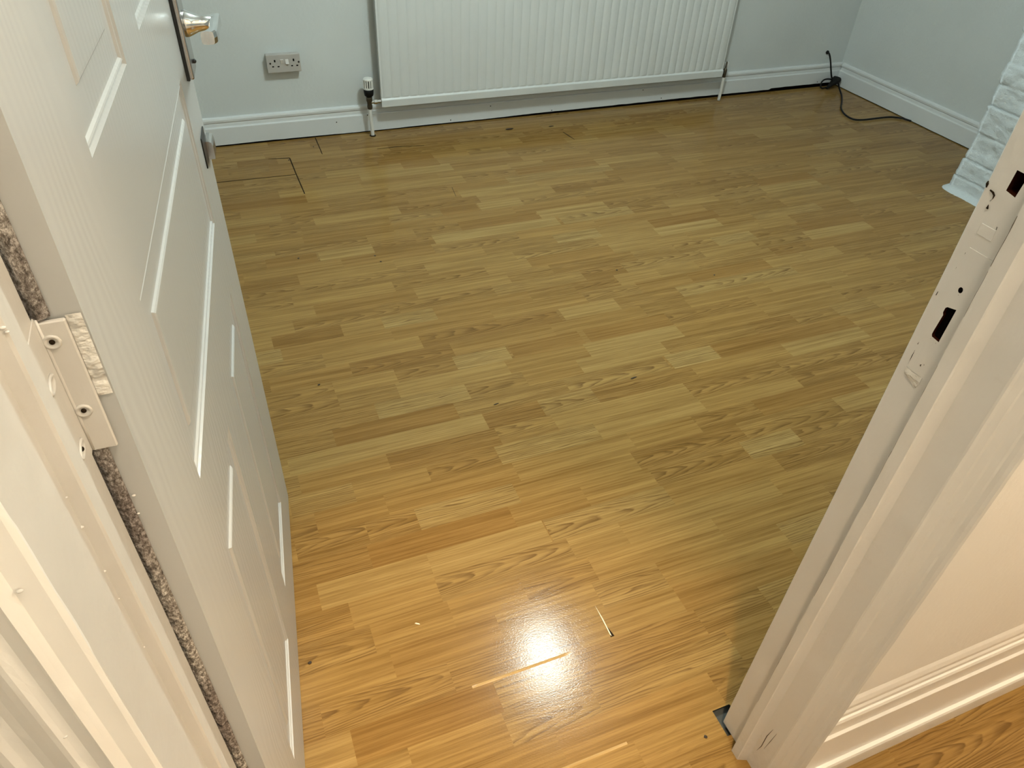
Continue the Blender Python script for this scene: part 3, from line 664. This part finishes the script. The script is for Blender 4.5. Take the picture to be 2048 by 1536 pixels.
# valves
px, py = 0.5105, RY+0.010
v1 = link('thermostatic_valve', lathe([(0.0075, 0.094), (0.0088, 0.098), (0.0092, 0.104), (0.0082, 0.108), (0.0085, 0.118), (0.0105, 0.121), (0.0105, 0.132), (0.0090, 0.136)], (px, py, 0), 'z', 16), 'brass_dark', rad, True)
tag(v1, 'thermostatic radiator valve with white ribbed head')
link('collar', lathe([(0.0095, 0.134), (0.0150, 0.140), (0.0165, 0.150), (0.0165, 0.1600), (0.0150, 0.1610)], (px, py, 0), 'z', 20), 'black', v1, True)
bm = bmesh.new(); lathe([(0.0120, 0.160), (0.0125, 0.163), (0.0125, 0.188), (0.0110, 0.192), (0.0060, 0.194)], (px, py, 0), 'z', 24, bm)
link('head_core', bm, 'black', v1)
bm = bmesh.new()
for k in range(12):
    a = 2*math.pi*k/12+0.15; c, s_ = math.cos(a), math.sin(a)
    rb = newbox((0.0115, -0.0021, 0.1610), (0.0160, 0.0021, 0.1900), 0.0010, 2)
    for v in rb.verts: v.co = Vector((px+v.co.x*c-v.co.y*s_, py+v.co.x*s_+v.co.y*c, v.co.z))
    tmp = bpy.data.meshes.new('t'); rb.to_mesh(tmp); rb.free(); bm.from_mesh(tmp); bpy.data.meshes.remove(tmp)
lathe([(0.0160, 0.1885), (0.0162, 0.1920), (0.0140, 0.1950), (0.0060, 0.1965)], (px, py, 0), 'z', 24, bm); lathe([(0.0163, 0.1600), (0.0163, 0.1640), (0.0150, 0.1645)], (px, py, 0), 'z', 24, bm)
link('valve_head', bm, 'plastic_white', v1)
bm = bmesh.new(); lathe([(0.0062, px+0.006), (0.0062, px+0.014), (0.0085, px+0.015), (0.0085, px+0.026), (0.0065, px+0.027), (0.0065, RX0+0.004)], (0, py, 0.1170), 'x', 6, bm); link('union_nut', bm, 'chrome', v1)
link('pipe', tube(smooth_path([(px-0.001, py, 0.098), (px, py, 0.07), (px+0.002, py+0.002, 0.035), (px+0.003, py+0.003, 0.0005)], 5), 0.0062, 14), 'plastic_white', rad, True)
link('pipe_collar', lathe([(0.0105, 0.0002), (0.0105, 0.0020), (0.0068, 0.0030)], (px+0.003, py+0.003, 0), 'z', 20), 'gap', rad)
qx = 1.9360
v2_ = link('lockshield_valve', lathe([(0.0060, 0.092), (0.0075, 0.096), (0.0070, 0.102), (0.0078, 0.106), (0.0078, 0.122), (0.0050, 0.126), (0.0036, 0.128), (0.0036, 0.150), (0.0020, 0.152)], (qx, py, 0), 'z', 14), 'brass_dark', rad, True)
tag(v2_, 'small dark lockshield radiator valve')
link('union_nut', lathe([(0.0065, RX1-0.004), (0.0065, RX1+0.006), (0.0050, qx)], (0, py, 0.1130), 'x', 6), 'dark_metal', v2_)
link('cap', lathe([(0.0070, 0.128), (0.0078, 0.131), (0.0078, 0.146), (0.0050, 0.149)], (qx+0.007, py+0.008, 0), 'z', 14), 'plastic_white', v2_, True)
link('pipe', tube(smooth_path([(qx, py, 0.095), (qx+0.001, py, 0.06), (qx+0.001, py+0.001, 0.0005)], 5), 0.0060, 14), 'plastic_white', rad, True)

# ------------------------------------------------------------ double socket
SXa, SXb, SZa, SZb = 0.2010, 0.3055, 0.2235, 0.2780; SYf = 2.5115
soc = empty('wall_socket', ((SXa+SXb)/2, YW, SZa)); tag(soc, 'grimy white double plug socket on the wall left of the radiator', 'socket')
link('mounting_box', newbox((SXa+0.001, SYf+0.006, SZa+0.001), (SXb-0.001, YW+0.0005, SZb-0.001), 0.002, 2), 'socket', soc)
link('faceplate', newbox((SXa, SYf, SZa), (SXb, SYf+0.0065, SZb), 0.0018, 3), 'socket', soc)
def onface(px_, pz_):  # fraction across and up the plate
    return SXa+(SXb-SXa)*px_, SZa+(SZb-SZa)*pz_
def slotbox(name, fx, fz, w, h, mat, d=0.0006, par=soc):
    x, z = onface(fx, fz); return link(name, newbox((x-w, SYf-d, z-h), (x+w, SYf+0.0018, z+h), min(w, h)*0.4, 2), mat, par)
for fx, fz, w, h in ((0.245, 0.66, .0024, .0038), (0.175, 0.355, .0030, .0019), (0.335, 0.345, .0032, .0017), (0.800, 0.66, .0024, .0040), (0.735, 0.345, .0030, .0017), (0.890, 0.345, .0030, .0019)):
    slotbox('pin_slot', fx, fz, w, h, 'void')
for fx, fz in ((0.105, 0.535), (0.945, 0.535)):
    x, z = onface(fx, fz); link('screw', lathe([(0.0030, -0.0005), (0.0028, 0.0012)], (x, SYf, z), 'y', 14), 'dark_metal', soc)
for fx, tilt in ((0.45, 1), (0.60, -1)):
    x, z = onface(fx, 0.60); w, h = 0.0050, 0.0072
    bm = newbox((x-w, SYf-0.0035, z-h), (x+w, SYf+0.001, z+h), 0.0006, 1)
    for v in bm.verts:
        if v.co.y < SYf-0.001: v.co.y += 0.0026*(v.co.z-z)/h*tilt*-1+0.0008
    link('rocker_switch', bm, 'switch', soc)

# ------------------------------------------------------------ painted stone chimney breast at the right
cb_o = (2.33, 1.30, 0)
bm = bmesh.new(); CX, CY0, CY1, CZ1 = 2.235, 0.40, 1.555, ZC
joints = [0.0, 0.047, 0.104, 0.188, 0.272, 0.338, 0.398, 0.482, 0.545, 0.63, 0.70, 0.78, 0.86, 0.93, 1.01, 1.10, 1.2, 1.3, 1.42, 1.55, ZC]
prot = [0.030, 0.013, 0.005, 0.008, 0.005, 0.009, 0.005, 0.008, 0.004, 0.009, 0.003, 0.010, 0.005, 0.008, 0.004, 0.01, 0.005, 0.01, 0.004, 0.008]
def stone_depth(u, z):
    c = 0
    for i in range(len(joints)-1):
        if z >= joints[i]: c = i
    e = min(z-joints[c], joints[c+1]-z); pr = prot[c]
    if c == 0: pr = 0.017+0.020*max(0.0, 1-z/0.014)**1.2
    # vertical joints per course
    L = 0.30+0.10*math.sin(c*2.3); off = (c*0.137) % L; q = ((u+off) % L); ev = min(q, L-q)
    groove = max(0.0, 1-min(e, ev+0.001)/0.0038)
    if c == 0: groove = max(0.0, 1-(joints[1]-z)/0.0038) if z > 0.02 else 0
    dd = pr+0.005*noise.noise(Vector((u*14, z*22, c*5)))+0.0040*noise.noise(Vector((u*32, z*45, c*2)))+0.0014*noise.noise(Vector((u*110, z*130, c)))+0.0007*noise.noise(Vector((u*300, z*280, 1)))
    return dd-0.0045*groove
path = []  # horizontal path: along face from near to far corner, then round to the far side
y = CY0
while y < 1.20: path.append((y, 0)); y += 0.012
while y < CY1: path.append((y, 0)); y += 0.0045
n_face = len(path)
zs2 = [0.0]
z = 0.0
while z < 0.62: z += 0.004; zs2.append(z)
while z < ZC: z = min(ZC, z+0.02); zs2.append(z)
g = []
for z in zs2:
    row = []
    for yv, _ in path:
        row.append(bm.verts.new((CX-stone_depth(yv, z), yv, z)))
    dc = stone_depth(CY1, z); c_out = max(0.0, dc)
    for k in range(5):
        a = math.pi/2*k/4
        row.append(bm.verts.new((CX-dc*math.cos(a)*1.0, CY1+0.3*dc*0+(0.006+0.75*c_out)*math.sin(a), z)))
    x = CX+0.01
    while x < XR+0.02:
        row.append(bm.verts.new((x, CY1+0.006+0.75*stone_depth(x*1.0+5, z), z))); x += 0.02
    g.append(row)
for a, b_ in zip(g, g[1:]):
    for k in range(len(a)-1): bm.faces.new((a[k], a[k+1], b_[k+1], b_[k]))
cbm = link('chimney_breast', bm, 'stone', None, True, origin=cb_o, norm=True)
tag(cbm, 'white painted rough stone chimney breast behind the right door jamb', 'chimney breast', kind='structure')

# ------------------------------------------------------------ black cable in the far corner
cab = empty('power_cable', (2.52, 2.50, 0)); tag(cab, 'black cable coming out of the wall and curling over the floor in the far corner', 'cable')
r = 0.0032
link('wall_lead', tube(smooth_path([(2.478, 2.540, 0.1365), (2.480, 2.532, 0.139), (2.486, 2.525, 0.130), (2.495, 2.518, 0.105), (2.505, 2.510, 0.070), (2.520, 2.508, 0.040), (2.535, 2.500, 0.026)], 6), r, 10), 'black', cab, True)
link('wall_grommet', lathe([(0.0075, 2.5375), (0.0070, 2.5330), (0.0045, 2.5315)], (2.4795, 0, 0.1385), 'y', 14), 'black', cab, True)
link('loop_lead', tube(smooth_path([(2.530, 2.500, 0.030), (2.505, 2.503, 0.037), (2.480, 2.505, 0.036), (2.4655, 2.503, 0.026), (2.4620, 2.498, 0.012), (2.470, 2.492, 0.005), (2.500, 2.490, 0.010), (2.535, 2.492, 0.018)], 6), r, 10), 'black', cab, True)
bm = bmesh.new()
P0, P1 = Vector((2.480, 2.478, 0.008)), Vector((2.548, 2.502, 0.036)); dirv = (P1-P0).normalized(); sidev = dirv.cross(Vector((0, 0, 1))).normalized(); upv = sidev.cross(dirv)
secs = [(0.0, 0.004, 0.003), (0.12, 0.006, 0.005), (0.35, 0.009, 0.007), (0.60, 0.013, 0.010), (0.85, 0.018, 0.012), (0.96, 0.019, 0.012), (1.0, 0.017, 0.010)]; rings = []
for t, hw, hh in secs:
    c = P0.lerp(P1, t); rings.append([bm.verts.new(c+sidev*hw*math.copysign(abs(math.cos(a))**0.6, math.cos(a))+upv*hh*math.copysign(abs(math.sin(a))**0.6, math.sin(a))) for a in [2*math.pi*k/12 for k in range(12)]])
for a, b_ in zip(rings, rings[1:]):
    for k in range(12): bm.faces.new((a[k], a[(k+1) % 12], b_[(k+1) % 12], b_[k]))
bm.faces.new(rings[0][::-1]); bm.faces.new(rings[-1])
link('plug', bm, 'black', cab)
link('floor_lead', tube(smooth_path([(2.545, 2.488, 0.022), (2.525, 2.450, 0.010), (2.490, 2.395, 0.0048), (2.435, 2.330, 0.0048), (2.384, 2.2755, 0.0048), (2.352, 2.225, 0.0048), (2.338, 2.180, 0.0048), (2.345, 2.150, 0.0048), (2.375, 2.140, 0.0048), (2.410, 2.1385, 0.0048), (2.460, 2.138, 0.0048), (2.508, 2.135, 0.0048), (2.545, 2.115, 0.0048), (2.5625, 2.078, 0.0042)], 6), r, 10), 'black', cab, True)

# ------------------------------------------------------------ crumbs and scraps on the floor
random.seed(3)
def crumb(name, x, y, a, b_, h, rot, mat):
    bm = bmesh.new(); bmesh.ops.create_icosphere(bm, subdivisions=2, radius=1)
    for v in bm.verts:
        q = 1+0.35*noise.noise(v.co*1.7+Vector((x*9, y*7, 0)))
        vx, vy = v.co.x*a*q, v.co.y*b_*q
        v.co = Vector((x+vx*math.cos(rot)-vy*math.sin(rot), y+vx*math.sin(rot)+vy*math.cos(rot), h+v.co.z*h*0.95))
    return link(name, bm, mat, None, False, origin=(x, y, 0))
SP = [(0.2090, 2.360, 'tiny dark speck beside the corner of the long open floor joint by the back wall'), (0.3023, 2.4447, 'tiny dark speck beside the short floor joint touching the back skirting'),
      (0.1392, 1.737, 'tiny dark speck near the open door, left of two neighbouring marks far down the floor'), (0.3296, 1.6912, 'upper of two tiny dark specks close together left of the floor middle'),
      (0.3370, 1.658, 'lower of two tiny dark specks close together left of the floor middle'), (0.0970, 1.2147, 'lone dark speck beside the middle of the open door edge'),
      (-0.0271, 0.6019, 'dark speck on the warm-lit floor next to the bottom of the door'), (0.4548, 0.3097, 'dark speck on the floor next to the foot of the right door jamb'),
      (0.9127, 1.4335, 'tiny dark speck in the middle of the floor below the radiator'), (1.1500, 1.3330, 'tiny dark speck right of the floor middle, toward the chimney breast')]
for x, y, lab in SP:
    tag(crumb('floor_speck', x, y, 0.0028, 0.0022, 0.0010, random.random()*3, 'crumb'), lab, 'speck', 'dirt specks on the floor')
tag(crumb('wood_scrap', 0.995, 2.418, 0.016, 0.0050, 0.0022, 0.1, 'crumb'), 'brown splinter lying on the floor below the radiator', 'scrap')
tag(crumb('wood_scrap', 1.155, 2.405, 0.010, 0.003, 0.0015, 0.0, 'crumb'), 'thin dark splinter on the floor under the middle of the radiator', 'scrap')
tag(crumb('dirt_flake', 0.4250, 1.0400, 0.0065, 0.0014, 0.0008, 0.2, 'crumb'), 'thin dark flake of dirt left of the middle of the floor', 'flake')
tag(crumb('paint_flake', 0.1351, 0.6097, 0.0042, 0.0012, 0.0008, -0.6, chip), 'pale paint flake on the warm-lit floor near the door', 'flake')
tag(crumb('dirt_flake', 0.7370, 1.0240, 0.0080, 0.0018, 0.0009, 0.15, 'crumb'), 'dark sliver of dirt on the floor right of the middle', 'flake')

# ------------------------------------------------------------ ceiling lamps (outside the picture, they carry the light)
for nm, loc, lab in (('ceiling_light', (0.80, 1.33), 'round white ceiling light in the room'), ('pendant_holder', (0.46, 0.05), 'round white ceiling rose in the hall')):
    o = link(nm, lathe([(0.085, ZC-0.022), (0.090, ZC-0.008), (0.090, ZC)], (*loc, 0), 'z', 32), 'lamp_white', None, origin=(*loc, ZC)); tag(o, lab, 'ceiling light')
